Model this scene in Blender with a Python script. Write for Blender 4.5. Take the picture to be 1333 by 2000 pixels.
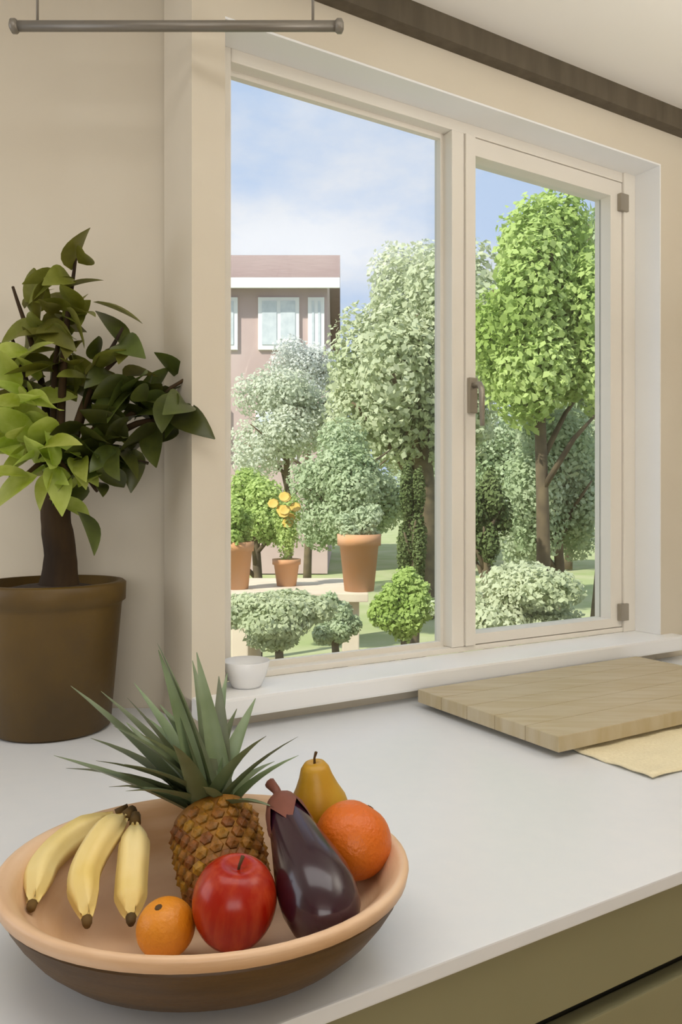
import bpy, bmesh, math, random
import numpy as np
from mathutils import Vector, Matrix, Quaternion

random.seed(7); RNG = np.random.default_rng(11)
for o in list(bpy.data.objects): bpy.data.objects.remove(o)
SC = bpy.context.scene; COL = SC.collection
PI = math.pi

# ------------------------------------------------------------------ camera
F = 1550.0; CX = 666.5; HZ = 980.0; CAMZ = 1.35
cam = bpy.data.cameras.new('camera'); camo = bpy.data.objects.new('camera', cam); COL.objects.link(camo)
cam.sensor_fit = 'VERTICAL'; cam.sensor_height = 36; cam.lens = F / 2000 * 36
cam.shift_y = -(1000 - HZ) / 2000; cam.clip_start = 0.02; cam.clip_end = 400
camo.location = (0, 0, CAMZ); camo.rotation_euler = (PI / 2, 0, 0)
SC.camera = camo

# ------------------------------------------------------------------ world / lights / exposure
SC.view_settings.view_transform = 'Standard'; SC.view_settings.look = 'None'
SC.view_settings.gamma = 1; SC.view_settings.use_curve_mapping = False
SC.view_settings.exposure = 0.0
wd = bpy.data.worlds.new('sky'); SC.world = wd; wd.use_nodes = True
nt = wd.node_tree; nt.nodes.clear()
wo = nt.nodes.new('ShaderNodeOutputWorld'); bg = nt.nodes.new('ShaderNodeBackground')
tc = nt.nodes.new('ShaderNodeTexCoord'); mp = nt.nodes.new('ShaderNodeMapping')
mp.inputs['Scale'].default_value = (1.6, 1.6, 3.4); mp.inputs['Location'].default_value = (0.35, 0.0, 0.12)
nz = nt.nodes.new('ShaderNodeTexNoise'); nz.inputs['Scale'].default_value = 1.5
nz.inputs['Detail'].default_value = 7; nz.inputs['Roughness'].default_value = 0.55
cr = nt.nodes.new('ShaderNodeValToRGB')
cr.color_ramp.elements[0].position = 0.47; cr.color_ramp.elements[0].color = (0.55, 0.68, 0.92, 1)
cr.color_ramp.elements[1].position = 0.60; cr.color_ramp.elements[1].color = (0.83, 0.85, 0.93, 1)
nt.links.new(tc.outputs['Generated'], mp.inputs['Vector']); nt.links.new(mp.outputs[0], nz.inputs['Vector'])
nt.links.new(nz.outputs['Fac'], cr.inputs['Fac']); nt.links.new(cr.outputs[0], bg.inputs['Color'])
bg.inputs['Strength'].default_value = 1.0; nt.links.new(bg.outputs[0], wo.inputs[0])

def light(name, kind, loc, target, energy, color=(1, 1, 1), size=1.0, size_y=None):
    l = bpy.data.lights.new(name, kind); o = bpy.data.objects.new(name, l); COL.objects.link(o)
    l.energy = energy; l.color = color; o.location = loc
    o.rotation_euler = (Vector(target) - Vector(loc)).to_track_quat('-Z', 'Y').to_euler()
    if kind == 'AREA':
        l.shape = 'RECTANGLE'; l.size = size; l.size_y = size_y or size
    if kind == 'SUN': l.angle = math.radians(size)
    return o
light('sun', 'SUN', (-6, -8, 10), (-6 + 0.62, -8 + 0.55, 10 - 0.75), 5.0, (1, 0.95, 0.86), 1.5)
# daylight by the west window; rear fill added to lift the room, no window there
light('west_window_daylight', 'AREA', (-2.36, 0.62, 1.75), (-1.0, 0.75, 1.55), 7.5, (1, 0.985, 0.97), 1.5, 1.3)
light('rear_fill', 'AREA', (0.3, -2.90, 1.6), (0.3, 0, 1.75), 32, (1, 0.985, 0.97), 2.4, 1.4)
# overhead fill added to light the worktop, no fitting in the ceiling
light('overhead_fill', 'AREA', (-0.1, 0.55, 2.465), (-0.1, 0.55, 0), 9.5, (1, 0.99, 0.975), 1.7, 0.8)

light('fill_uplight', 'AREA', (1.35, 0.90, 1.85), (1.35, 0.90, 3), 19, (1, 0.98, 0.95), 0.34, 0.34)  # upward fill added out of view to brighten the ceiling

# ------------------------------------------------------------------ helpers
def at(u, v, d):
    return Vector(((u - CX) / F * d, d, CAMZ + (HZ - v) / F * d))

def lin(h):
    h = h.lstrip('#'); c = [int(h[i:i + 2], 16) / 255 for i in (0, 2, 4)]
    return tuple(x / 12.92 if x <= 0.04045 else ((x + 0.055) / 1.055) ** 2.4 for x in c) + (1,)

def mat(name, c1, c2=None, rough=0.5, scale=8, detail=4, bump=0.0, bump_scale=None, spec=0.5, coat=0.0,
        stretch=(1, 1, 1), rand=0.0, trans=0.0, metal=0.0, lo=0.35, hi=0.65, sss=0.0, coords='Object'):
    m = bpy.data.materials.new(name); m.use_nodes = True; n = m.node_tree.nodes; L = m.node_tree.links
    b = n['Principled BSDF']; b.inputs['Roughness'].default_value = rough
    b.inputs['Specular IOR Level'].default_value = spec; b.inputs['Coat Weight'].default_value = coat
    b.inputs['Coat Roughness'].default_value = 0.12; b.inputs['Metallic'].default_value = metal
    if sss: b.inputs['Subsurface Weight'].default_value = sss; b.inputs['Subsurface Scale'].default_value = 0.01
    t = n.new('ShaderNodeTexCoord'); mpn = n.new('ShaderNodeMapping'); mpn.inputs['Scale'].default_value = stretch
    L.new(t.outputs[coords], mpn.inputs['Vector'])
    nn = n.new('ShaderNodeTexNoise'); nn.inputs['Scale'].default_value = scale; nn.inputs['Detail'].default_value = detail
    L.new(mpn.outputs[0], nn.inputs['Vector'])
    rp = n.new('ShaderNodeValToRGB'); rp.color_ramp.elements[0].position = lo; rp.color_ramp.elements[1].position = hi
    rp.color_ramp.elements[0].color = lin(c1); rp.color_ramp.elements[1].color = lin(c2 or c1)
    L.new(nn.outputs['Fac'], rp.inputs['Fac']); col = rp.outputs[0]
    if rand:
        oi = n.new('ShaderNodeObjectInfo'); hs = n.new('ShaderNodeHueSaturation')
        mr = n.new('ShaderNodeMapRange'); mr.inputs['To Min'].default_value = 1 - rand; mr.inputs['To Max'].default_value = 1 + rand
        L.new(oi.outputs['Random'], mr.inputs['Value']); L.new(mr.outputs[0], hs.inputs['Value'])
        mr2 = n.new('ShaderNodeMapRange'); mr2.inputs['To Min'].default_value = 0.5 - rand * 0.06; mr2.inputs['To Max'].default_value = 0.5 + rand * 0.06
        L.new(oi.outputs['Random'], mr2.inputs['Value']); L.new(mr2.outputs[0], hs.inputs['Hue'])
        L.new(col, hs.inputs['Color']); col = hs.outputs[0]
    L.new(col, b.inputs['Base Color'])
    if bump:
        bn = n.new('ShaderNodeBump'); bn.inputs['Strength'].default_value = bump; bn.inputs['Distance'].default_value = 0.004
        n2 = n.new('ShaderNodeTexNoise'); n2.inputs['Scale'].default_value = bump_scale or scale * 5; n2.inputs['Detail'].default_value = 3
        L.new(mpn.outputs[0], n2.inputs['Vector']); L.new(n2.outputs['Fac'], bn.inputs['Height']); L.new(bn.outputs[0], b.inputs['Normal'])
    if trans:
        tr = n.new('ShaderNodeBsdfTranslucent'); mx = n.new('ShaderNodeMixShader'); mx.inputs[0].default_value = trans
        L.new(col, tr.inputs['Color']); L.new(b.outputs[0], mx.inputs[1]); L.new(tr.outputs[0], mx.inputs[2])
        L.new(mx.outputs[0], n['Material Output'].inputs['Surface'])
    return m

def glass_mat(name, gloss=0.03, tint=(0.97, 0.985, 0.98, 1)):
    m = bpy.data.materials.new(name); m.use_nodes = True; n = m.node_tree.nodes; L = m.node_tree.links
    n.remove(n['Principled BSDF']); t = n.new('ShaderNodeBsdfTransparent'); t.inputs[0].default_value = tint
    g = n.new('ShaderNodeBsdfGlossy'); g.inputs['Roughness'].default_value = 0.02
    mx = n.new('ShaderNodeMixShader'); mx.inputs[0].default_value = gloss
    L.new(t.outputs[0], mx.inputs[1]); L.new(g.outputs[0], mx.inputs[2]); L.new(mx.outputs[0], n['Material Output'].inputs['Surface'])
    return m

def obj(name, me, material=None, parent=None, smooth=False, label=None, cat=None, group=None, kind=None):
    if isinstance(me, bmesh.types.BMesh):
        bm = me; bmesh.ops.recalc_face_normals(bm, faces=bm.faces[:]) if len(bm.faces) < 20000 else None
        me = bpy.data.meshes.new(name); bm.to_mesh(me); bm.free()
        if smooth:
            me.polygons.foreach_set('use_smooth', [True] * len(me.polygons))
    o = bpy.data.objects.new(name, me); COL.objects.link(o)
    if material and not me.materials: me.materials.append(material)
    if parent: o.parent = parent
    return tag(o, label, cat, group, kind)

def tag(o, label=None, cat=None, group=None, kind=None):
    if label: o['label'] = label
    if cat: o['category'] = cat
    if group: o['group'] = group
    if kind: o['kind'] = kind
    return o

def empty(name, loc, label=None, cat=None, group=None, kind=None):
    o = bpy.data.objects.new(name, None); o.location = loc; o.empty_display_size = 0.05; COL.objects.link(o)
    return tag(o, label, cat, group, kind)

def hexa(bm, p):          # 8 corners: bottom 4 then top 4
    v = [bm.verts.new(q) for q in p]
    for f in ((0, 3, 2, 1), (4, 5, 6, 7), (0, 1, 5, 4), (1, 2, 6, 5), (2, 3, 7, 6), (3, 0, 4, 7)):
        bm.faces.new([v[i] for i in f])

def bevel(bm, w, seg=2):
    bmesh.ops.bevel(bm, geom=bm.edges[:], offset=w, segments=seg, affect='EDGES', profile=0.7)
    return bm

def box(x0, x1, y0, y1, z0, z1, bev=0):
    bm = bmesh.new()
    hexa(bm, [(x0, y0, z0), (x1, y0, z0), (x1, y1, z0), (x0, y1, z0), (x0, y0, z1), (x1, y0, z1), (x1, y1, z1), (x0, y1, z1)])
    return bevel(bm, bev) if bev else bm

def prism(pts, z0, z1, bev=0):
    bm = bmesh.new(); a = [bm.verts.new((x, y, z0)) for x, y in pts]; b = [bm.verts.new((x, y, z1)) for x, y in pts]
    bm.faces.new(a[::-1]); bm.faces.new(b); k = len(pts)
    for i in range(k): bm.faces.new((a[i], a[(i + 1) % k], b[(i + 1) % k], b[i]))
    return bevel(bm, bev) if bev else bm

def lathe(prof, seg=32, cap=True):
    bm = bmesh.new(); rings = []
    for r, z in prof:
        if r < 1e-5: rings.append([bm.verts.new((0, 0, z))])
        else: rings.append([bm.verts.new((r * math.cos(2 * PI * i / seg), r * math.sin(2 * PI * i / seg), z)) for i in range(seg)])
    for a, b in zip(rings, rings[1:]):
        for i in range(seg):
            j = (i + 1) % seg
            if len(a) == 1 and len(b) == 1: continue
            if len(a) == 1: bm.faces.new((a[0], b[j], b[i]))
            elif len(b) == 1: bm.faces.new((a[i], a[j], b[0]))
            else: bm.faces.new((a[i], a[j], b[j], b[i]))
    return bm

def tube(bm, pts, rad, seg=8):
    pts = [Vector(p) for p in pts]; k = len(pts)
    rad = [rad] * k if isinstance(rad, (int, float)) else rad
    rings = []; ref = None
    for i, p in enumerate(pts):
        d = (pts[min(i + 1, k - 1)] - pts[max(i - 1, 0)]).normalized()
        if ref is None: ref = Vector((0, 0, 1)) if abs(d.z) < 0.9 else Vector((1, 0, 0))
        a = (ref - d * ref.dot(d)).normalized(); b = d.cross(a); ref = a
        rings.append([bm.verts.new(p + rad[i] * (math.cos(2 * PI * j / seg) * a + math.sin(2 * PI * j / seg) * b)) for j in range(seg)])
    for r0, r1 in zip(rings, rings[1:]):
        for j in range(seg): bm.faces.new((r0[j], r0[(j + 1) % seg], r1[(j + 1) % seg], r1[j]))
    bm.faces.new(rings[0][::-1]); bm.faces.new(rings[-1])
    return bm

def curve_pts(ctrl, n=10):
    c = [Vector(p) for p in ctrl]; c = [c[0] * 2 - c[1]] + c + [c[-1] * 2 - c[-2]]; out = []
    for i in range(1, len(c) - 2):
        for s in range(n):
            t = s / n; p0, p1, p2, p3 = c[i - 1:i + 3]
            out.append(0.5 * (2 * p1 + (p2 - p0) * t + (2 * p0 - 5 * p1 + 4 * p2 - p3) * t * t + (3 * p1 - p0 - 3 * p2 + p3) * t ** 3))
    out.append(c[-2]); return out

# ------------------------------------------------------------------ materials
M = {}
M['wall'] = mat('beige_plaster', 'd5cbb8', 'd9d0be', rough=0.9, scale=3, bump=0.06, bump_scale=60, spec=0.2)
M['ceil'] = mat('cream_ceiling_paint', 'f1ece2', 'f2ede4', rough=0.9, scale=2, spec=0.2)
M['floor'] = mat('pale_oak_floor', 'd2bd9c', 'c4ac88', rough=0.5, scale=3, stretch=(1, 8, 1))
M['frame'] = mat('warm_white_window_paint', 'e6e0d4', 'e9e3d8', rough=0.45, scale=3)
M['white'] = mat('white_sill_paint', 'f0f0ef', 'f2f2f1', rough=0.35, scale=3)
M['counter'] = mat('white_quartz_worktop', 'dfe2e6', 'e2e4e7', rough=0.28, scale=30, lo=0.3, hi=0.7)
M['olive'] = mat('olive_cabinet_paint', '868263', '8a8667', rough=0.45, scale=4)
M['black'] = mat('black_grip_profile', '15150f', '1a1a14', rough=0.4)
M['cornice'] = mat('dark_brown_timber', '4f4636', '5d5342', rough=0.6, scale=5, stretch=(6, 6, 1), bump=0.1)
M['steel'] = mat('dull_steel', '7b756b', '857f75', rough=0.4, metal=0.4)
M['latch'] = mat('bronze_latch', '9a9284', 'a39b8d', rough=0.4, metal=0.5)
M['glass'] = glass_mat('window_glass')
M['pot'] = mat('brown_glazed_clay', '5c440a', '483408', rough=0.5, scale=6, bump=0.25, bump_scale=30)
M['soil'] = mat('soil', '2c2218', '40332a', rough=1, scale=60, bump=0.6, bump_scale=80)
M['bark'] = mat('dark_bark', '2b1d0e', '4a3518', rough=0.9, scale=14, stretch=(1, 1, .3), bump=0.6, bump_scale=50)
M['leaf_shaded'] = mat('shaded_leaf', '3e461f', '565f26', rough=0.35, scale=20, rand=0.3, trans=0.2)  # shaded side of the crown put into a darker leaf colour
M['leaf_olive'] = mat('olive_leaf', '65661a', '82843a', rough=0.4, scale=20, rand=0.25, trans=0.3)
M['leaf_lit'] = mat('lit_leaf', 'a0b234', 'c6d270', rough=0.4, scale=20, rand=0.2, trans=0.4)  # lit side of the crown put into a lighter leaf colour
M['bowlwood'] = mat('pale_turned_wood', 'e6c6a6', 'd4ab82', rough=0.4, scale=5, stretch=(1, 1, 9), bump=0.08, bump_scale=40)
M['bowldark'] = mat('dark_stained_wood', '4c361a', '5e4422', rough=0.5, scale=6, stretch=(1, 1, 8), bump=0.15, bump_scale=40)
M['board'] = mat('pale_oak_board', 'bfb296', 'b3a27e', rough=0.5, scale=4, stretch=(2, 14, 2), bump=0.08)
M['linen'] = mat('cream_linen', 'efe3c0', 'e6d9b4', rough=0.95, scale=200, bump=0.4, bump_scale=400)
M['apple'] = mat('red_apple_skin', '981804', 'b03c1c', rough=0.25, scale=14, stretch=(6, 6, 1), spec=.35, coat=0.08, lo=0.42, hi=0.72)
M['orange'] = mat('orange_peel', 'd0620c', 'da7418', rough=0.4, scale=9, bump=0.35, bump_scale=220)
M['mandarin'] = mat('mandarin_peel', 'd98614', 'e2962c', rough=0.4, scale=9, bump=0.3, bump_scale=240)
M['pear'] = mat('yellow_pear_skin', 'c39a26', 'b07c12', rough=0.4, scale=9, bump=0.06, bump_scale=200)
M['aubergine'] = mat('dark_purple_skin', '230d19', '3c1628', rough=0.22, scale=5, coat=0.4)
M['calyx'] = mat('reddish_brown_calyx', '7a4636', '643826', rough=0.6, scale=18)
M['banana'] = mat('yellow_banana_skin', 'e8cc78', 'efdb9c', rough=0.45, scale=12, bump=0.05, sss=0.0)
M['bananatip'] = mat('brown_banana_tip', '4c3814', '6b5020', rough=0.8, scale=40)
M['stem'] = mat('brown_stem', '4a3316', '5c431d', rough=0.8, scale=40)
M['pineskin'] = mat('pineapple_skin', '7c4c10', '9a6a1a', rough=0.6, scale=30, bump=0.3, bump_scale=120)
M['pineeye'] = mat('pineapple_eye', '9c6414', '6a4a12', rough=0.55, scale=90, rand=0.3, bump=0.3, bump_scale=200)
M['crown'] = mat('grey_green_crown_leaf', '5d6a42', '7d8a6a', rough=0.4, scale=9, rand=0.35, trans=0.12)
M['dish'] = mat('white_glaze', 'eeeeee', 'f2f2f2', rough=0.2)

# ------------------------------------------------------------------ room geometry (window wall frame: W along the wall, N outwards)
W = Vector((0.856, 0.517, 0)).normalized(); N = Vector((-W.y, W.x, 0))
P0 = Vector((-0.2316, 1.585, 0)); CT = 0.90
def wp(t, o, z): return P0 + W * t + N * o + Vector((0, 0, z))
def wbox(t0, t1, o0, o1, z0, z1, bev=0):
    bm = bmesh.new()
    hexa(bm, [wp(t0, o0, z0), wp(t1, o0, z0), wp(t1, o1, z0), wp(t0, o1, z0), wp(t0, o0, z1), wp(t1, o0, z1), wp(t1, o1, z1), wp(t0, o1, z1)])
    return bevel(bm, bev) if bev else bm
def xy(v): return (v.x, v.y)

H = 2.475; TR = 1.345; ZB = 0.940; ZT = 2.32; TL = -0.07; TH = 0.165; TE = 2.6; LY = 1.735
bm = bmesh.new()
for a in ((TL, TE, 0, TH, 0, ZB), (TL, TE, 0, TH, ZT, H), (TL, 0, 0, TH, ZB, ZT), (TR, TE, 0, TH, ZB, ZT)):
    t0, t1, o0, o1, z0, z1 = a
    hexa(bm, [wp(t0, o0, z0), wp(t1, o0, z0), wp(t1, o1, z0), wp(t0, o1, z0), wp(t0, o0, z1), wp(t1, o0, z1), wp(t1, o1, z1), wp(t0, o1, z1)])
obj('wall_window', bm, M['wall'], kind='structure', label='beige plaster wall around the window')
xr = wp(TL, 0.16, 0).x
obj('wall_left', box(-2.55, xr + 0.10, LY, LY + 0.16, 0, H), M['wall'], kind='structure', label='beige plaster wall behind the potted tree')
A = wp(TE, 0, 0); B = A - N * 1.9
obj('wall_right', prism([xy(A), xy(B), xy(B + W * .15), xy(A + W * .15)], 0, H), M['wall'], kind='structure')
# west wall with its window opening
bm = bmesh.new()
for y0, y1, z0, z1 in ((-3.1, -0.2, 0, H), (1.45, LY, 0, H), (-0.2, 1.45, 0, 1.05), (-0.2, 1.45, 2.42, H)):
    hexa(bm, [(-2.55, y0, z0), (-2.4, y0, z0), (-2.4, y1, z0), (-2.55, y1, z0), (-2.55, y0, z1), (-2.4, y0, z1), (-2.4, y1, z1), (-2.55, y1, z1)])
obj('wall_west', bm, M['wall'], kind='structure')
obj('wall_rear', prism([(-2.55, -3.1), (B.x + .15, -3.1), (B.x + .15, -2.95), (-2.55, -2.95)], 0, H), M['wall'], kind='structure')
obj('wall_east', prism([(B.x, -3.1), (B.x + .15, -3.1), (B.x + .15, B.y + .1), (B.x, B.y)], 0, H), M['wall'], kind='structure')
foot = [(-2.55, -3.1), (B.x + .15, -3.1), xy(B + W * .15), xy(A + W * .15 + N * TH), xy(wp(TL, TH, 0)), (xr, LY + .16), (-2.55, LY + .16)]
obj('floor', prism(foot, -0.1, 0), M['floor'], kind='structure')
obj('ceiling', prism(foot, H, H + 0.12), M['ceil'], kind='structure', label='cream ceiling')
bm = wbox(TL, TE, -0.035, 0, H - 0.058, H); obj('trim_1', bm, M['cornice'], kind='structure', label='dark timber cornice along the ceiling')
# sill
obj('trim_2', wbox(TL, TR + .055, -0.05, 0.095, ZB - .012, ZB + .028, 0.006), M['white'], kind='structure', label='white window sill')

obj('trim_3', wbox(0.0, TR, 0.0, 0.0895, ZT - .005, ZT - .0002), M['white'], kind='structure', label='white lining board under the window head')
obj('trim_4', wbox(TR - .005, TR - .0002, 0.0, 0.0845, ZB + .0285, ZT - .0052), M['white'], kind='structure', label='white lining board of the right window reveal')
# ------------------------------------------------------------------ window
win = empty('window_1', wp(0, 0.1, ZB), kind='structure', label='large two light casement window with warm white frame')
def wpart(name, bm, m, parent=win, smooth=False):
    o = obj(name, bm, m, None, smooth); o.parent = parent
    o.matrix_parent_inverse = parent.matrix_world.inverted() if parent.type != 'EMPTY' else Matrix.Translation(-parent.location)
    return o
fr = bmesh.new()
ZS = ZB + 0.028
def add(bm, a):
    t0, t1, o0, o1, z0, z1 = a
    hexa(bm, [wp(t0, o0, z0), wp(t1, o0, z0), wp(t1, o1, z0), wp(t0, o1, z0), wp(t0, o0, z1), wp(t1, o0, z1), wp(t1, o1, z1), wp(t0, o1, z1)])
GZ0 = ZS + .014
for nm, a in (('frame_jamb', (0, .052, .09, .16, ZS, ZT)), ('frame_jamb', (1.292, TR, .085, .16, ZS, ZT)),
              ('frame_head', (.052, 1.292, .09, .16, ZT - .033, ZT)), ('frame_bottom', (.052, 1.292, .09, .16, ZS, GZ0)),
              ('mullion', (.650, .690, .088, .16, GZ0, ZT - .033))):
    wpart(nm, wbox(*a, bev=.004), M['frame'])
wpart('pane', wbox(.052, .650, .138, .144, GZ0, ZT - .033), M['glass'])
# glazing bead round the fixed pane
bm = bmesh.new()
for a in ((.052, .062, .122, .138, GZ0, ZT - .033), (.640, .650, .122, .138, GZ0, ZT - .033), (.062, .640, .122, .138, ZT - .045, ZT - .033), (.062, .640, .122, .138, GZ0, GZ0 + .012)): add(bm, a)
wpart('glazing_bead', bm, M['frame'])
# opening casement
sh = wpart('casement_sash', (lambda b: [add(b, a) for a in ((.691, .722, .082, .15, GZ0 + .002, ZT - .035), (1.242, 1.290, .092, .15, GZ0 + .002, ZT - .035),
     (.722, 1.242, .092, .15, ZT - .080, ZT - .035), (.722, 1.242, .092, .15, GZ0 + .002, GZ0 + .028))] and b)(bmesh.new()), M['frame'])
def sub(name, bm, m, parent, smooth=False):
    o = obj(name, bm, m, parent, smooth); return o
sub('pane', wbox(.722, 1.242, .128, .134, GZ0 + .028, ZT - .080), M['glass'], sh)
hb = wbox(.694, .719, .070, .0825, 1.575, 1.665, .003); sub('latch_plate', hb, M['latch'], sh)
hb = bmesh.new(); tube(hb, [wp(.706, .072, 1.645), wp(.706, .047, 1.645), wp(.706, .040, 1.63), wp(.708, .040, 1.54)], [.008, .008, .008, .006], 10); sub('latch_handle', hb, M['latch'], sh, True)
for z in (GZ0 + .02, 2.2): sub('hinge', wbox(1.27, 1.305, .078, .0915, z, z + .05, .002), M['latch'], sh)

# ------------------------------------------------------------------ worktop and cabinets
Fp = Vector((0.0913, 0.771, 0)); ND = -N
def fp(s, o, z): return Fp + W * s + N * o + Vector((0, 0, z))      # o: into the counter
wl = wp(TL, 0, 0); eps = .002
ctop = [xy(fp(-1.3, 0, 0)), xy(fp(2.25, 0, 0)), xy(fp(2.25, 0, 0) + N * ((P0 - Fp).dot(N) - eps)), xy(wp(TL, -eps, 0)), (xy(wp(TL - .002, 0, 0))[0], LY - eps), (-1.75, LY - eps)]
pr = wp(TL - .002, 0, 0); tt = (LY - eps - pr.y) / N.y
ctop[4] = xy(pr + N * tt)
obj('countertop', prism(ctop, CT - .016, CT, .002), M['counter'], label='white stone worktop running under the window', cat='countertop')

def fbox(s0, s1, o0, o1, z0, z1, bev=0):
    bm = bmesh.new()
    hexa(bm, [fp(s0, o0, z0), fp(s1, o0, z0), fp(s1, o1, z0), fp(s0, o1, z0), fp(s0, o0, z1), fp(s1, o0, z1), fp(s1, o1, z1), fp(s0, o1, z1)])
    return bevel(bm, bev) if bev else bm
def cabinet(s0, s1, label):
    c = empty('base_cabinet', (0, 0, 0), label, 'cabinet')
    obj('carcass', fbox(s0, s1, .055, .62, .10, CT - .017), M['olive'], c)
    obj('top_rail', fbox(s0 + .001, s1 - .001, .012, .034, .786, CT - .017, .002), M['olive'], c)
    obj('grip_profile', fbox(s0, s1, .035, .0545, .735, .86), M['black'], c)
    mid = (s0 + s1) / 2
    for a, b in ((s0 + .001, mid - .0015), (mid + .0015, s1 - .001)):
        obj('door', fbox(a, b, .012, .034, .115, .762, .002), M['olive'], c)
    obj('plinth', fbox(s0, s1, .09, .11, 0, .10), M['black'], c)
cabinet(-.36, .54, 'olive green base cabinet with black grip groove below the bowl')
cabinet(.542, 1.44, 'olive green base cabinet at the far end of the worktop')
cabinet(-1.25, -.362, 'olive green base cabinet at the near end of the worktop')

# ------------------------------------------------------------------ hanging rail
rl = empty('hanging_rail', (0, 0, 0), 'thin dark steel rail hung below the ceiling at upper left', 'rail')
a = at(36, 51, 1.46); b = at(655, 51, 1.46)
bm = bmesh.new(); tube(bm, [a, b], .0095, 12); obj('bar', bm, M['steel'], rl, True)
for k in (0.06, 0.93):
    p = a.lerp(b, k); bm = bmesh.new(); tube(bm, [p, Vector((p.x, p.y, H))], .0025, 6); obj('hanger', bm, M['steel'], rl, True)
for p, s in ((a, -1), (b, 1)):
    bm = bmesh.new(); tube(bm, [p, p + Vector((s * .004, 0, 0)), p + Vector((s * .012, 0, 0)), p + Vector((s * .016, 0, 0))], [.0095, .013, .013, .006], 12); obj('end_cap', bm, M['steel'], rl, True)

pl = empty('added_uplighter', (1.35, 0.90, 1.76), 'white bowl shaped uplighter added out of view to brighten the ceiling', 'lamp')  # bowl and wires added around the unseen ceiling fill
obj('added_uplighter_bowl', lathe([(0, 0), (.08, .006), (.16, .035), (.22, .08), (.225, .085), (.215, .085), (.155, .042), (.08, .013), (0, .008)], 40), M['white'], pl, True)
for k in range(3):
    a_ = 2 * PI * k / 3; bm = bmesh.new(); tube(bm, [(.21 * math.cos(a_), .21 * math.sin(a_), .075), (0, 0, H - 1.76)], .0015, 5); obj('added_uplighter_wire', bm, M['steel'], pl, True)

# ------------------------------------------------------------------ leaf meshes
def leaf_mesh(name, L, Wd, fold=0.25, droop=0.25, nl=6, tip=1.0):
    bm = bmesh.new(); rows = []
    for i in range(nl + 1):
        t = i / nl; w = Wd / 2 * max(0.04, math.sin(PI * t ** (0.8 * tip)) ** 0.8) if 0 < i < nl else Wd * .02
        x = L * t; z = -droop * L * t * t
        rows.append([bm.verts.new((x, -w, z + fold * w)), bm.verts.new((x, 0, z)), bm.verts.new((x, w, z + fold * w))])
    for r0, r1 in zip(rows, rows[1:]):
        for j in (0, 1): bm.faces.new((r0[j], r0[j + 1], r1[j + 1], r1[j]))
    me = bpy.data.meshes.new(name); bm.to_mesh(me); bm.free()
    me.polygons.foreach_set('use_smooth', [True] * len(me.polygons)); return me

def put_leaf(me, m, base, direction, parent, scale=1.0, roll=0.0, name='leaf'):
    o = bpy.data.objects.new(name, me); COL.objects.link(o); o.parent = parent
    d = Vector(direction).normalized(); q = d.to_track_quat('X', 'Z') @ Quaternion((1, 0, 0), roll)
    pl = parent.location if parent else Vector()
    o.matrix_basis = Matrix.Translation(Vector(base) - pl) @ q.to_matrix().to_4x4() @ Matrix.Scale(scale, 4)
    return o

# ------------------------------------------------------------------ potted tree
PD = 1.583; pc = at(102, 0, PD); pc.z = CT
PR = .140
tree = empty('potted_tree', pc, 'small leafy tree in a dark brown pot on the worktop', 'potted plant')
ph = .292
prof = [(0, 0), (.105, 0), (.113, .006), (PR - .006, ph - .05), (PR - .004, ph - .042), (PR + .002, ph - .038), (PR + .003, ph - .004), (PR - .002, ph), (PR - .012, ph), (PR - .016, ph - .03), (0, ph - .03)]
pot = obj('pot', lathe(prof, 40), M['pot'], tree, True)
sb = lathe([(PR - .016, ph - .029), (PR - .03, ph - .018), (.06, ph - .008), (0, ph - .004)], 30); obj('soil', sb, M['soil'], tree, True)
tb = at(115, 1160, PD) - pc; tt_ = at(112, 950, PD) - pc
tb.z = ph - .02
bm = bmesh.new(); tube(bm, curve_pts([tb, tb.lerp(tt_, .35) + Vector((.004, 0, 0)), tb.lerp(tt_, .7) - Vector((.004, 0, 0)), tt_], 5), [.047, .040, .036, .034, .033] + [.031] * 4 + [.029] * 4 + [.025] * 3, 12)
trunk = obj('trunk', bm, M['bark'], tree, True)
LM = {k: leaf_mesh('leaf_blade', .088, .050, .3, d, 8) for k, d in (('a', .15), ('b', .45))}
for k in LM: pass
LMm = {}
for k in ('leaf_shaded', 'leaf_olive', 'leaf_lit'):
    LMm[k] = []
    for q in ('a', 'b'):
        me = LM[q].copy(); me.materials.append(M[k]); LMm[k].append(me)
# (branch end u, v, depth offset, leaf material, number, spread)
BR = [(25, 800, -.10, 'leaf_lit', 18, .07), (45, 930, -.11, 'leaf_lit', 15, .075), (140, 930, -.09, 'leaf_lit', 9, .05),
      (35, 740, -.05, 'leaf_lit', 8, .06),
      (370, 735, .01, 'leaf_shaded', 16, .06), (365, 820, -.02, 'leaf_shaded', 15, .06), (290, 905, -.03, 'leaf_shaded', 15, .07), (205, 900, -.03, 'leaf_shaded', 12, .06),
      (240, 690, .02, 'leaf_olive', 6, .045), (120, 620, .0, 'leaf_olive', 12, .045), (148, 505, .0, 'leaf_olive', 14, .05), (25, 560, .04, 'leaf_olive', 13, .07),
      (20, 650, .03, 'leaf_olive', 6, .05), (100, 890, .02, 'leaf_shaded', 5, .04), (240, 640, .0, 'leaf_shaded', 4, .03), (210, 800, .03, 'leaf_olive', 4, .05), (190, 960, -.05, 'leaf_shaded', 5, .04)]
top = pc + tt_
rr = random.Random(3)
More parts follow.
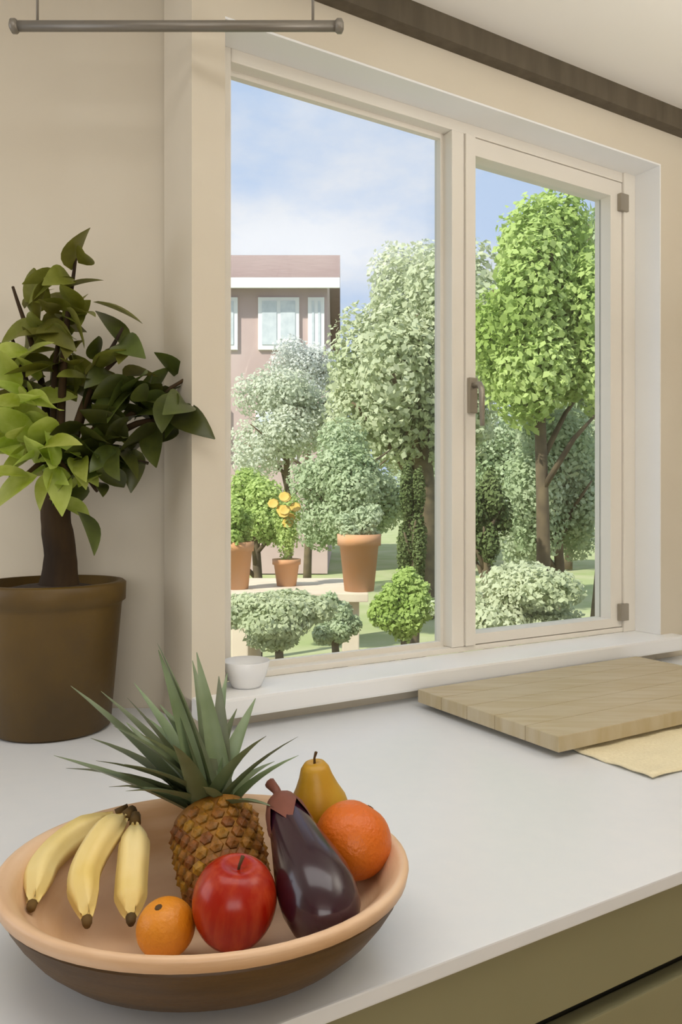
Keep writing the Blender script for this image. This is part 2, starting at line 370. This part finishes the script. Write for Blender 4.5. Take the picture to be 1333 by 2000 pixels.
for (u, v, do, kind, n, sp) in BR:
    n = int(n * 1.25)
    e = at(u, v, PD + do); mid = top.lerp(e, .5) + Vector((rr.uniform(-.02, .02), rr.uniform(-.02, .02), .02 + .03 * rr.random()))
    pts = curve_pts([top - Vector((0, 0, .02)), mid, e], 6)
    bm = bmesh.new(); tube(bm, [p - pc for p in pts], [.011 - .008 * i / (len(pts) - 1) for i in range(len(pts))], 6)
    obj('branch', bm, M['bark'], tree, True)
    for i in range(n):
        k = .55 + .45 * (i + rr.random()) / n; base = pts[int(k * (len(pts) - 1))] + Vector((rr.gauss(0, sp * .45), rr.gauss(0, sp * .35), rr.gauss(0, sp * .45)))
        if base.y > LY - .1: base.y = LY - .1
        d = Vector((rr.uniform(-1, 1), rr.uniform(-1, .25), rr.uniform(-.6, .8)))
        tip = base + d.normalized() * .12
        if tip.x > wp(TL, 0, 0).x - .03 and (tip - P0).dot(N) > -.06: base.x -= .05; d.x = -abs(d.x); base.y -= .05
        if tip.y > LY - .02: d.y = -abs(d.y)
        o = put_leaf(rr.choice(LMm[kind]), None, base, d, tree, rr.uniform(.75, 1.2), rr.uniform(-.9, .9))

# ------------------------------------------------------------------ fruit bowl
RC = 1.35 - .365; BD = .812; bc = at(405, 980, BD); bc.z = CT
RB = .206; hb_ = RC - CT
bowl = empty('fruit_bowl', bc, 'wide pale turned wooden bowl filled with fruit', 'bowl'); bowl.scale = (1, .88, 1)
outer = [(0, 0), (.124, 0), (.130, .003), (.142, .008), (.160, .018), (.176, .032), (.188, .047), (.195, .058), (RB - .008, hb_ - .018)]
rim = [(RB, hb_ - .003), (RB - .001, hb_), (RB - .006, hb_ + .0015), (RB - .011, hb_ - .001)]
inner = [(RB - .020, hb_ - .008), (.176, .058), (.160, .043), (.140, .032), (.115, .024), (.09, .019), (.05, .015), (0, .0135)]
obj('bowl_inside', lathe([(RB - .010, hb_ - .016), (RB - .002, hb_ - .012)] + rim + inner, 64), M['bowlwood'], bowl, True)
obj('bowl_outside', lathe(outer + [(RB - .006, hb_ - .0165), (RB - .02, hb_ - .014)], 64), M['bowldark'], bowl, True, label='dark brown outside of the bowl')

def fruit(name, c, label, cat, axis=(0, 0, 1), spin=0, group='fruit in the wooden bowl'):
    o = empty(name, c, label, cat, group); o.rotation_mode = 'QUATERNION'
    o.rotation_quaternion = Vector(axis).to_track_quat('Z', 'Y') @ Quaternion((0, 0, 1), spin); return o

def sphere_prof(r, fz=1.0, dim=0.0, n=18, low=1.0):
    out = []
    for i in range(n + 1):
        a = -PI / 2 + PI * i / n; rad = math.cos(a); z = math.sin(a)
        z2 = z - dim * math.exp(-(rad / .28) ** 2) * (1 if z > 0 else -.6)
        taper = 1 + (low - 1) * (1 - z) / 2
        out.append((max(0, r * rad * taper) if 0 < i < n else 0, r * fz * z2))
    return out
# apple
ap = fruit('apple', at(458, 1764, .745), 'shiny red apple at the front of the bowl', 'apple', (.12, -.15, 1))
obj('flesh', lathe(sphere_prof(.0425, 1.04, .22, 22, .86), 36), M['apple'], ap, True)
bm = bmesh.new(); tube(bm, [(0, 0, .028), (.001, 0, .038), (.004, 0, .047)], [.0014, .0014, .002], 6); obj('stem', bm, M['stem'], ap, True)
# oranges
def citrus(name, c, r, m, label, cat, axis):
    o = fruit(name, c, label, cat, axis); obj('peel', lathe(sphere_prof(r, .95, .05, 20), 36), m, o, True)
    obj('stem_button', lathe([(0, r * .88), (.004, r * .885), (.0035, r * .92), (0, r * .93)], 8), M['stem'], o, True); return o
citrus('orange', at(690, 1640, .845), .0415, M['orange'], 'large orange resting against the right side of the bowl', 'orange', (.5, .3, .8))
citrus('mandarin', at(324, 1812, .745), .0275, M['mandarin'], 'small amber mandarin between the bananas and red apple', 'mandarin', (-.2, -.3, .9))
# pear
pe = fruit('pear', at(624, 1580, .925), 'yellow pear standing at the back of the bowl', 'pear', (-.1, -.1, 1))
obj('flesh', lathe([(0, -.034), (.014, -.037), (.026, -.031), (.034, -.016), (.0355, 0), (.032, .014), (.025, .027), (.0195, .040), (.0165, .050), (.012, .056), (.005, .057), (0, .055)], 32), M['pear'], pe, True)
bm = bmesh.new(); tube(bm, [(0, 0, .053), (.001, 0, .062), (.005, 0, .070)], [.0016, .0014, .002], 6); obj('stem', bm, M['stem'], pe, True)
# aubergine
ca = at(628, 1762, .745); cb = at(545, 1556, .86); ax = (cb - ca)
au = fruit('aubergine', ca, 'dark purple aubergine leaning between the red apple and orange', 'aubergine', ax)
LA = ax.length
obj('body', lathe([(0, -.040), (.014, -.038), (.026, -.030), (.034, -.015), (.0375, .003), (.037, .022), (.033, .045), (.028, .068), (.0235, .090), (.020, LA - .03), (.0165, LA - .012), (0, LA - .010)], 36), M['aubergine'], au, True)
cx = bmesh.new(); rings = []
for k in range(20):
    a_ = 2 * PI * k / 20; lobe = .5 + .5 * math.cos(5 * a_)
    rings.append([(.0045, LA + .004), (.016, LA - .008), (.0215, LA - .022), (.0245, LA - .028 - .030 * lobe)])
vs = [[cx.verts.new((r * math.cos(2 * PI * k / 20), r * math.sin(2 * PI * k / 20), z)) for r, z in rg] for k, rg in enumerate(rings)]
for k in range(20):
    for j in range(3): cx.faces.new((vs[k][j], vs[k][j + 1], vs[(k + 1) % 20][j + 1], vs[(k + 1) % 20][j]))
cal = obj('calyx', cx, M['calyx'], au, True, label='reddish brown calyx')
bm = bmesh.new(); tube(bm, [(0, 0, LA - .008), (0, 0, LA + .010), (.004, 0, LA + .022)], [.0055, .0048, .0062], 8); obj('stem', bm, M['calyx'], au, True)
# bananas
def banana(ctrl, label):
    c = [at(*p) for p in ctrl]; root = empty('banana', c[0], label, 'banana', 'fruit in the wooden bowl')
    pts = [p - c[0] for p in curve_pts(c, 8)]; k = len(pts) - 1
    bm = bmesh.new(); rad = []
    for i in range(k + 1):
        t = i / k; rad.append(.0062 + .0125 * min(1, (max(0, t - .06) / .2)) ** .7 if t < .5 else .0187 * min(1, (1.02 - t) / .24) ** .6)
    tube(bm, pts, rad, 5)
    bmesh.ops.recalc_face_normals(bm, faces=bm.faces[:])
    bmesh.ops.bevel(bm, geom=[e for e in bm.edges if len(e.link_faces) == 2 and e.calc_face_angle(0) > .8], offset=.005, segments=2, affect='EDGES')
    obj('peel', bm, M['banana'], root, True)
    e = pts[-1]; d = (pts[-1] - pts[-2]).normalized()
    bm = bmesh.new(); tube(bm, [e - d * .004, e + d * .003, e + d * .006], [.0052, .0045, .003], 8); obj('tip', bm, M['bananatip'], root, True)
    d = (pts[0] - pts[1]).normalized(); bm = bmesh.new(); tube(bm, [pts[0] - d * .003, pts[0] + d * .012], [.0063, .0058], 8); obj('stalk', bm, M['bananatip'], root, True)
banana([(232, 1588, .905), (150, 1630, .885), (85, 1690, .830), (62, 1770, .765)], 'outermost banana, along the left rim of the bowl')
banana([(248, 1592, .885), (205, 1632, .845), (165, 1710, .805), (170, 1800, .752)], 'middle banana of the three at the left of the bowl')
banana([(264, 1606, .875), (262, 1660, .835), (256, 1735, .800), (256, 1796, .765)], 'innermost banana, next to the small mandarin')
# pineapple
pa = at(436, 1696, .852); pb = at(408, 1566, .922); ax = (pb - pa).normalized()
pi_ = fruit('pineapple', pa, 'ripe brown pineapple with a long grey green crown, behind the apple', 'pineapple', ax)
PL = .105; pr_ = lambda z: .046 * max(0.05, 1 - abs((z - .03) / .085) ** 3.2) ** .5
zs = [-.05 + (PL + .005) * i / 14 + 0 for i in range(15)]; zs = [z * 1.0 for z in zs]
obj('body', lathe([(0, zs[0])] + [(pr_(z), z) for z in zs] + [(0, zs[-1] + .002)], 32), M['pineskin'], pi_, True)
eb = lathe([(.0078, 0), (.0068, .0028), (.003, .0045), (0, .0068)], 6); eme = bpy.data.meshes.new('eye'); eb.to_mesh(eme); eb.free(); eme.materials.append(M['pineeye'])
for row in range(8):
    z = -.04 + row * .0125; n = 17
    for k in range(n):
        a_ = 2 * PI * (k + .5 * (row % 2)) / n; r = pr_(z)
        nrm = Vector((math.cos(a_), math.sin(a_), .9 * (z - .03) / .06 * abs((z - .03) / .06)))
        o = bpy.data.objects.new('scale', eme); COL.objects.link(o); o.parent = pi_
        o.matrix_basis = Matrix.Translation((r * math.cos(a_) * .985, r * math.sin(a_) * .985, z)) @ nrm.to_track_quat('Z', 'Y').to_matrix().to_4x4() @ Matrix.Diagonal((1, 1, 1, 1))
# crown: leaves arching up from the top of the body
crb = pa + ax * (zs[-1] - .004)
cl = []
for L_, dr in ((.185, .1), (.15, .3), (.105, .5)):
    me = leaf_mesh('crown_leaf', L_, .024, .55, dr, 8, .62); me.materials.append(M['crown']); cl.append(me)
inv = Matrix.Translation(pa) @ Vector(ax).to_track_quat('Z', 'Y').to_matrix().to_4x4(); inv = inv.inverted()
rr = random.Random(5)
aim = [(-.75, .3, 1.0), (-.9, .2, .75), (-.35, .3, 1.2), (-.5, .1, 1.25), (-.15, .3, 1.3), (-.25, .2, 1.0), (-.8, .1, .8), (-.1, .5, 1.1), (-.6, .5, .95), (-.2, -.1, 1.1)]
for i in range(38):
    if i < 20: d = Vector(aim[i % 10]) + Vector((rr.gauss(0, .13), rr.gauss(0, .2), rr.gauss(0, .12))); me = cl[0] if i < 12 else cl[1]
    else:
        a_ = 2 * PI * i / 9; d = Vector((.55 * math.cos(a_) - .15, .45 * math.sin(a_) + .1, rr.uniform(.35, .9))); me = cl[1 if i % 2 else 2]
    d.normalize(); base = crb + ax * (.012 * rr.random()) + Vector((rr.gauss(0, .007), rr.gauss(0, .007), 0))
    o = bpy.data.objects.new('leaf', me); COL.objects.link(o); o.parent = pi_
    q = d.to_track_quat('X', 'Z') @ Quaternion((1, 0, 0), rr.uniform(-.5, .5))
    o.matrix_basis = inv @ Matrix.Translation(base) @ q.to_matrix().to_4x4() @ Matrix.Scale(rr.uniform(.85, 1.15), 4)

# ------------------------------------------------------------------ board, linen, dish
def cp(u, v): return at(u, v, (CAMZ - CT) * F / (v - HZ))     # pixel -> point on the worktop
c0 = cp(1092, 1484); c0.z = 0
def cbox(s0, s1, o0, o1, z0, z1, bev=0):
    g = lambda s, o, z: c0 + W * s + N * o + Vector((0, 0, z)); bm = bmesh.new()
    hexa(bm, [g(s0, o0, z0), g(s1, o0, z0), g(s1, o1, z0), g(s0, o1, z0), g(s0, o0, z1), g(s1, o0, z1), g(s1, o1, z1), g(s0, o1, z1)])
    return bevel(bm, bev) if bev else bm
bo = empty('wooden_board', (0, 0, 0), 'pale oak board lying on the worktop at the right', 'cutting board')
for k in range(5):
    obj('plank', cbox(0, .72, k * .082 + .0004, (k + 1) * .082 - .0004, CT + .012, CT + .040, .002), M['board'], bo)
for s in (.06, .66): obj('foot', cbox(s - .02, s + .02, .05, .36, CT + .0005, CT + .012), M['board'], bo)
bm = bmesh.new(); g0 = lambda s, o, z: c0 + W * s + N * o + Vector((0, 0, z)); nx, ny = 40, 20; grid = []
for i in range(nx + 1):
    grid.append([bm.verts.new(g0(.055 + .62 * i / nx, -.15 + .19 * j / ny, CT + .0052 + .0012 * math.sin(i * .9 + j * .4) + .001 * math.sin(j * 1.1))) for j in range(ny + 1)])
for i in range(nx):
    for j in range(ny): bm.faces.new((grid[i][j], grid[i + 1][j], grid[i + 1][j + 1], grid[i][j + 1]))
r_ = bmesh.ops.extrude_face_region(bm, geom=bm.faces[:])
for v_ in r_['geom']:
    if isinstance(v_, bmesh.types.BMVert): v_.co.z -= .0022
obj('linen_napkin', bm, M['linen'], None, True, 'cream linen napkin tucked under the front of the board', 'napkin')
dsh = empty('dish', wp(.060, .030, ZS + .001), 'small white dish on the left end of the sill', 'dish')
obj('dish_body', lathe([(0, 0), (.030, 0), (.032, .004), (.042, .026), (.049, .052), (.0475, .0535), (.040, .030), (.026, .008), (0, .007)], 32), M['dish'], dsh, True)

# ------------------------------------------------------------------ garden
G = {}
G['lawn'] = mat('lawn', 'a3b078', 'b8bb90', rough=1, scale=1.2, detail=8, spec=.1)
G['path'] = mat('pale_gravel', 'b4ad8c', 'a09a78', rough=1, scale=40, spec=.1)
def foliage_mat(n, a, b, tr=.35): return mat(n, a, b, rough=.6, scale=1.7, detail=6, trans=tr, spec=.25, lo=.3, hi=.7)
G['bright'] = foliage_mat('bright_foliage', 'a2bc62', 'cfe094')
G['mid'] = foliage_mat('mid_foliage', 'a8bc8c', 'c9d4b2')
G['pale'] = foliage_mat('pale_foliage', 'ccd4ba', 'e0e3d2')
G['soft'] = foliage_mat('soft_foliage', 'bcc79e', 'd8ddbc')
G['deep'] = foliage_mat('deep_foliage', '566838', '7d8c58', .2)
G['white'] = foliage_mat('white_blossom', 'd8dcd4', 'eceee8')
G['yellow'] = mat('yellow_petal', 'e8c860', 'efd67c', rough=.6, trans=.3)
G['terra'] = mat('terracotta', 'd29a6c', 'caa080', rough=.8, scale=4)
G['stone'] = mat('pale_stone', 'e2d4bc', 'd8c8b2', rough=.9, scale=5, bump=.2)
G['housewall'] = mat('pinkish_render', 'c0a8a2', 'cab4ae', rough=.9, scale=1)
G['roof'] = mat('mauve_tile', '8a726c', '947d76', rough=.9, scale=3, stretch=(1, 1, 6), bump=.3)
G['trimw'] = mat('white_house_trim', 'f0f0ee', 'f2f2f0', rough=.6)
G['hglass'] = mat('house_window_glass', 'c8d0d4', 'd8dee0', rough=.1)
G['gbark'] = mat('garden_bark', '5d5240', '77694f', rough=1, scale=8, bump=.4)

bm = bmesh.new(); vsg = [bm.verts.new(p) for p in ((-60, 3.0, -.12), (60, 3.0, -.12), (60, 140, -.12), (-60, 140, -.12), (-60, 3.0, -.4), (60, 3.0, -.4), (60, 140, -.4), (-60, 140, -.4))]
for f in ((0, 1, 2, 3), (7, 6, 5, 4), (0, 4, 5, 1), (1, 5, 6, 2), (2, 6, 7, 3), (3, 7, 4, 0)): bm.faces.new([vsg[i] for i in f])
obj('lawn', bm, G['lawn'], kind='structure', label='lawn of the garden outside')
obj('garden_path', prism([(-6, 3.6), (8, 3.6), (8, 7.6), (-6, 7.2)], -.118, -.09), G['path'], kind='structure', label='pale gravel terrace outside the window')

def leaf_cloud(name, m, parent, c, rad, n, size, clumps=14, shell=.45):
    n = int(n * 4.0); size *= .47
    c = np.array(c); rad = np.array(rad)
    cc = RNG.normal(size=(clumps, 3)); cc /= np.linalg.norm(cc, axis=1)[:, None]; cc *= RNG.uniform(.25, .8, (clumps, 1))
    k = RNG.integers(0, clumps, n); d = RNG.normal(size=(n, 3)); d /= np.linalg.norm(d, axis=1)[:, None]
    p = cc[k] + d * (RNG.uniform(shell, 1, (n, 1)) * .42); p = c + p * rad
    p[:, 2] = np.maximum(p[:, 2], -.08 + size * .4)
    nr = d + RNG.normal(size=(n, 3)) * .6 + np.array([0, -.2, .3]); nr /= np.linalg.norm(nr, axis=1)[:, None]
    t = np.cross(nr, RNG.normal(size=(n, 3))); t /= np.linalg.norm(t, axis=1)[:, None]; b = np.cross(nr, t)
    s = size * RNG.uniform(.6, 1.25, (n, 1)); L = t * s; Wd = b * s * .34
    V = np.stack([p - L * .5, p + Wd - L * .05 + nr * s * .08, p + L * .5, p - Wd - L * .05 + nr * s * .08], 1).reshape(-1, 3)
    me = bpy.data.meshes.new(name); me.vertices.add(4 * n); me.vertices.foreach_set('co', V.ravel())
    me.loops.add(4 * n); me.loops.foreach_set('vertex_index', np.arange(4 * n)); me.polygons.add(n)
    me.polygons.foreach_set('loop_start', np.arange(0, 4 * n, 4)); me.update(calc_edges=True)
    me.materials.append(m); o = bpy.data.objects.new(name, me); COL.objects.link(o)
    if parent: o.parent = parent; o.location = -parent.location
    o['kind'] = 'stuff'; return o

def shrub(name, label, cat, u, v, d, ru, rv, m, n, size, group=None, trunk=.05, rd=None, base=-.1, clumps=14):
    c = at(u, v, d); rx = ru / F * d; rz = rv / F * d; rd = rd or rx
    root = empty(name, (c.x, c.y, base), label, cat, group)
    leaf_cloud('foliage', m, root, c, (rx, rd, rz), n, size, clumps)
    bm = bmesh.new(); hh = c.z - base
    tube(bm, curve_pts([(0, 0, 0), (trunk * .5, 0, hh * .4), (-trunk * .3, 0, hh), (0, 0, hh + rz * .5)], 4), [trunk * (1.25 - .9 * i / 12) for i in range(13)], 8)
    for k in range(6):
        a_ = k * 1.05 + u; z0 = hh * (.55 + .08 * k) if hh > 1 else hh * .5
        tube(bm, [(0, 0, z0), (rx * .4 * math.cos(a_), rd * .4 * math.sin(a_), z0 + rz * .4), (rx * .7 * math.cos(a_), rd * .7 * math.sin(a_), z0 + rz * .6)], [trunk * .5, trunk * .35, trunk * .15], 6)
    obj('trunk' if hh > 1.2 else 'stem', bm, G['gbark'], root, True)
    return root
TG = 'trees in the garden'; SG = 'shrubs in the garden'
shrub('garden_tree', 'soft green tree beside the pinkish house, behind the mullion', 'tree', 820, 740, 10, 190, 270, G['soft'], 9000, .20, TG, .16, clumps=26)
shrub('garden_tree', 'bright yellow green tree filling the right casement', 'tree', 1055, 645, 6.0, 165, 260, G['bright'], 9000, .13, TG, .055, clumps=24)
shrub('garden_tree', 'darker green tree at the right edge of the casement', 'tree', 1180, 600, 7.5, 110, 290, G['mid'], 7000, .15, TG, .13, clumps=18)
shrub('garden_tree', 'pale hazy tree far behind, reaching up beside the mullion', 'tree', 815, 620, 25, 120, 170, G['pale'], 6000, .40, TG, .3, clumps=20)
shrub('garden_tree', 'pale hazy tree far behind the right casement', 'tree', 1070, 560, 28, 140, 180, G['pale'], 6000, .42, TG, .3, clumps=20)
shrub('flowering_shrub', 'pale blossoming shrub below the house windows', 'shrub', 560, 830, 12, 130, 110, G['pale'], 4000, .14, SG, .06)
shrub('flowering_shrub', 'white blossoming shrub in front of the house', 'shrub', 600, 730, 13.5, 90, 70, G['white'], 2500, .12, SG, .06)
shrub('garden_shrub', 'grey green shrub behind the terracotta pots', 'shrub', 680, 940, 8.6, 130, 130, G['mid'], 6000, .11, SG, .05)
shrub('garden_shrub', 'yellow green shrub at the left edge of the window', 'shrub', 500, 1000, 7.4, 90, 85, G['bright'], 4000, .09, SG, .05)
shrub('conifer', 'narrow dark evergreen beside the mullion', 'shrub', 806, 1030, 6.6, 32, 125, G['deep'], 4000, .06, SG, .04)
shrub('garden_shrub', 'grey green shrub low behind the right casement', 'shrub', 1090, 960, 6.8, 140, 200, G['mid'], 7000, .10, SG, .05)
shrub('garden_shrub', 'low dark shrub at the foot of the bright tree', 'shrub', 950, 1010, 5.6, 45, 100, G['deep'], 2200, .07, SG, .04)
shrub('garden_shrub', 'leafy shrub in front at the bottom of the right casement', 'shrub', 1000, 1180, 4.6, 170, 95, G['soft'], 5000, .08, SG, .03)
shrub('garden_shrub', 'leafy shrub in front at the foot of the mullion', 'shrub', 790, 1190, 4.8, 70, 75, G['bright'], 2600, .07, SG, .03)
shrub('garden_shrub', 'low green shrub in front of the garden table', 'shrub', 545, 1205, 4.4, 130, 62, G['soft'], 4500, .07, SG, .03)
shrub('garden_shrub', 'grey green shrub under the right end of the garden table', 'shrub', 655, 1212, 5.0, 52, 50, G['mid'], 2600, .06, SG, .03)
shrub('hedge', 'tall hedge across the end of the garden', 'hedge', 1110, 900, 17, 370, 120, G['mid'], 14000, .22, None, .08, rd=1.2, clumps=60)

# house
HD = 16.0; hx0, hx1 = at(250, 0, HD).x, at(640, 0, HD).x; ze = at(0, 560, HD).z; zr = at(0, 455, HD).z
hs = empty('house', ((hx0 + hx1) / 2, HD, -.1), 'pinkish house with mauve tiled roof and white windows beyond the garden', 'house'); ho = hs.location
def hpart(name, bm, m, parent=hs):
    o = obj(name, bm, m, parent)
    if parent is hs: o.location = -ho
    return o
hpart('wall', box(hx0, hx1, HD, HD + 7, -.1, ze), G['housewall'])
bm = bmesh.new(); ov = .25
P = [(hx0 - ov, HD - .35, ze - .05), (hx1 + ov, HD - .35, ze - .05), (hx1 + ov, HD + 3.5, zr + .5), (hx0 - ov, HD + 3.5, zr + .5), (hx1 + ov, HD + 7.35, ze - .05), (hx0 - ov, HD + 7.35, ze - .05)]
v_ = [bm.verts.new(p) for p in P] + [bm.verts.new((p[0], p[1], p[2] + .14)) for p in P]
for f in ((0, 1, 2, 3), (3, 2, 4, 5), (6, 9, 8, 7), (9, 11, 10, 8), (0, 6, 7, 1), (5, 4, 10, 11), (1, 7, 8, 2), (2, 8, 10, 4), (0, 3, 9, 6), (3, 5, 11, 9)): bm.faces.new([v_[i] for i in f])
hpart('roof', bm, G['roof'])
bm = bmesh.new()
for y0, y1 in ((HD, HD + 3.5), (HD + 7, HD + 3.5)):
    pass
for x in (hx0 + .02, hx1 - .02):
    q = [bm.verts.new((x, HD, ze)), bm.verts.new((x, HD + 7, ze)), bm.verts.new((x, HD + 3.5, zr + .45))]; bm.faces.new(q)
hpart('gable', bm, G['housewall'])
hpart('fascia', box(hx0 - ov, hx1 + ov, HD - .38, HD - .34, ze - .12, ze + .08), G['trimw'])
for (u0, u1, v0, v1) in ((505, 585, 582, 684), (602, 634, 582, 684), (395, 465, 582, 684), (500, 580, 800, 900), (380, 450, 800, 900)):
    p = at(u0, v1, HD); q = at(u1, v0, HD)
    wf = hpart('window', box(p.x, q.x, HD - .06, HD + .02, p.z, q.z), G['trimw'])
    mx_ = (p.x + q.x) / 2
    for a_, b_ in ((p.x + .08, mx_ - .04), (mx_ + .04, q.x - .08)):
        obj('pane', box(a_, b_, HD - .075, HD - .055, p.z + .1, q.z - .08), G['hglass'], wf)

# garden table with pots
TZ = .72; ta = at(462, 1122, 6.4); 
tx0, tx1 = at(452, 0, 6.0).x, at(715, 0, 6.0).x
tb_ = empty('garden_table', ((tx0 + tx1) / 2, 6.0, -.09), 'pale stone garden table carrying terracotta pots', 'table'); tl = tb_.location
for k in range(4):
    o = obj('slab', box(tx0, tx1, 5.45 + k * .28, 5.45 + (k + 1) * .28 - .012, TZ - .06, TZ, .008), G['stone'], tb_); o.location = -tl
for x in (tx0 + .12, tx1 - .12):
    o = obj('leg', box(x - .06, x + .06, 5.55, 6.45, -.09, TZ - .061, .01), G['stone'], tb_); o.location = -tl

def terracotta(u, v, d, r, h, label, m, n, size, bz, pl, fr=(1.2, 1.0), blooms=0):
    c = at(u, v, d); c.z = bz; root = empty('terracotta_pot', c, label, 'plant pot', 'terracotta pots on the garden table')
    obj('pot', lathe([(0, 0), (r * .72, 0), (r * .95, h * .8), (r * 1.06, h * .8), (r * 1.08, h), (r * .98, h), (r * .9, h * .88), (0, h * .88)], 28), G['terra'], root, True)
    obj('soil', lathe([(r * .9, h * .885), (0, h * .91)], 20), M['soil'], root, True)
    leaf_cloud('foliage', m, root, (c.x, c.y, c.z + h + pl * .55), (r * fr[0], r * fr[0], pl * fr[1]), n, size, 10)
    for k in range(blooms):
        b0 = Vector((RNG.normal() * r * .6, RNG.normal() * r * .5 - r * .5, h + pl * (.6 + .5 * RNG.random())))
        bm = lathe([(0, -.01), (.030, .004), (.044, .018), (.03, .014), (0, .010)], 8); o = obj('flower', bm, G['yellow'], root, True); o.location = b0; o.rotation_euler = (1.0, 0, 0)
terracotta(702, 1150, 5.62, .145, .40, 'large terracotta pot at the right end of the garden table', G['mid'], 500, .07, TZ + .001, .16)
terracotta(462, 1140, 5.75, .12, .34, 'terracotta pot at the left end of the garden table', G['bright'], 500, .07, TZ + .001, .2)
terracotta(560, 1135, 5.95, .10, .20, 'small terracotta pot with yellow flowers on the garden table', G['bright'], 700, .06, TZ + .001, .42, (1.6, .7), 9)
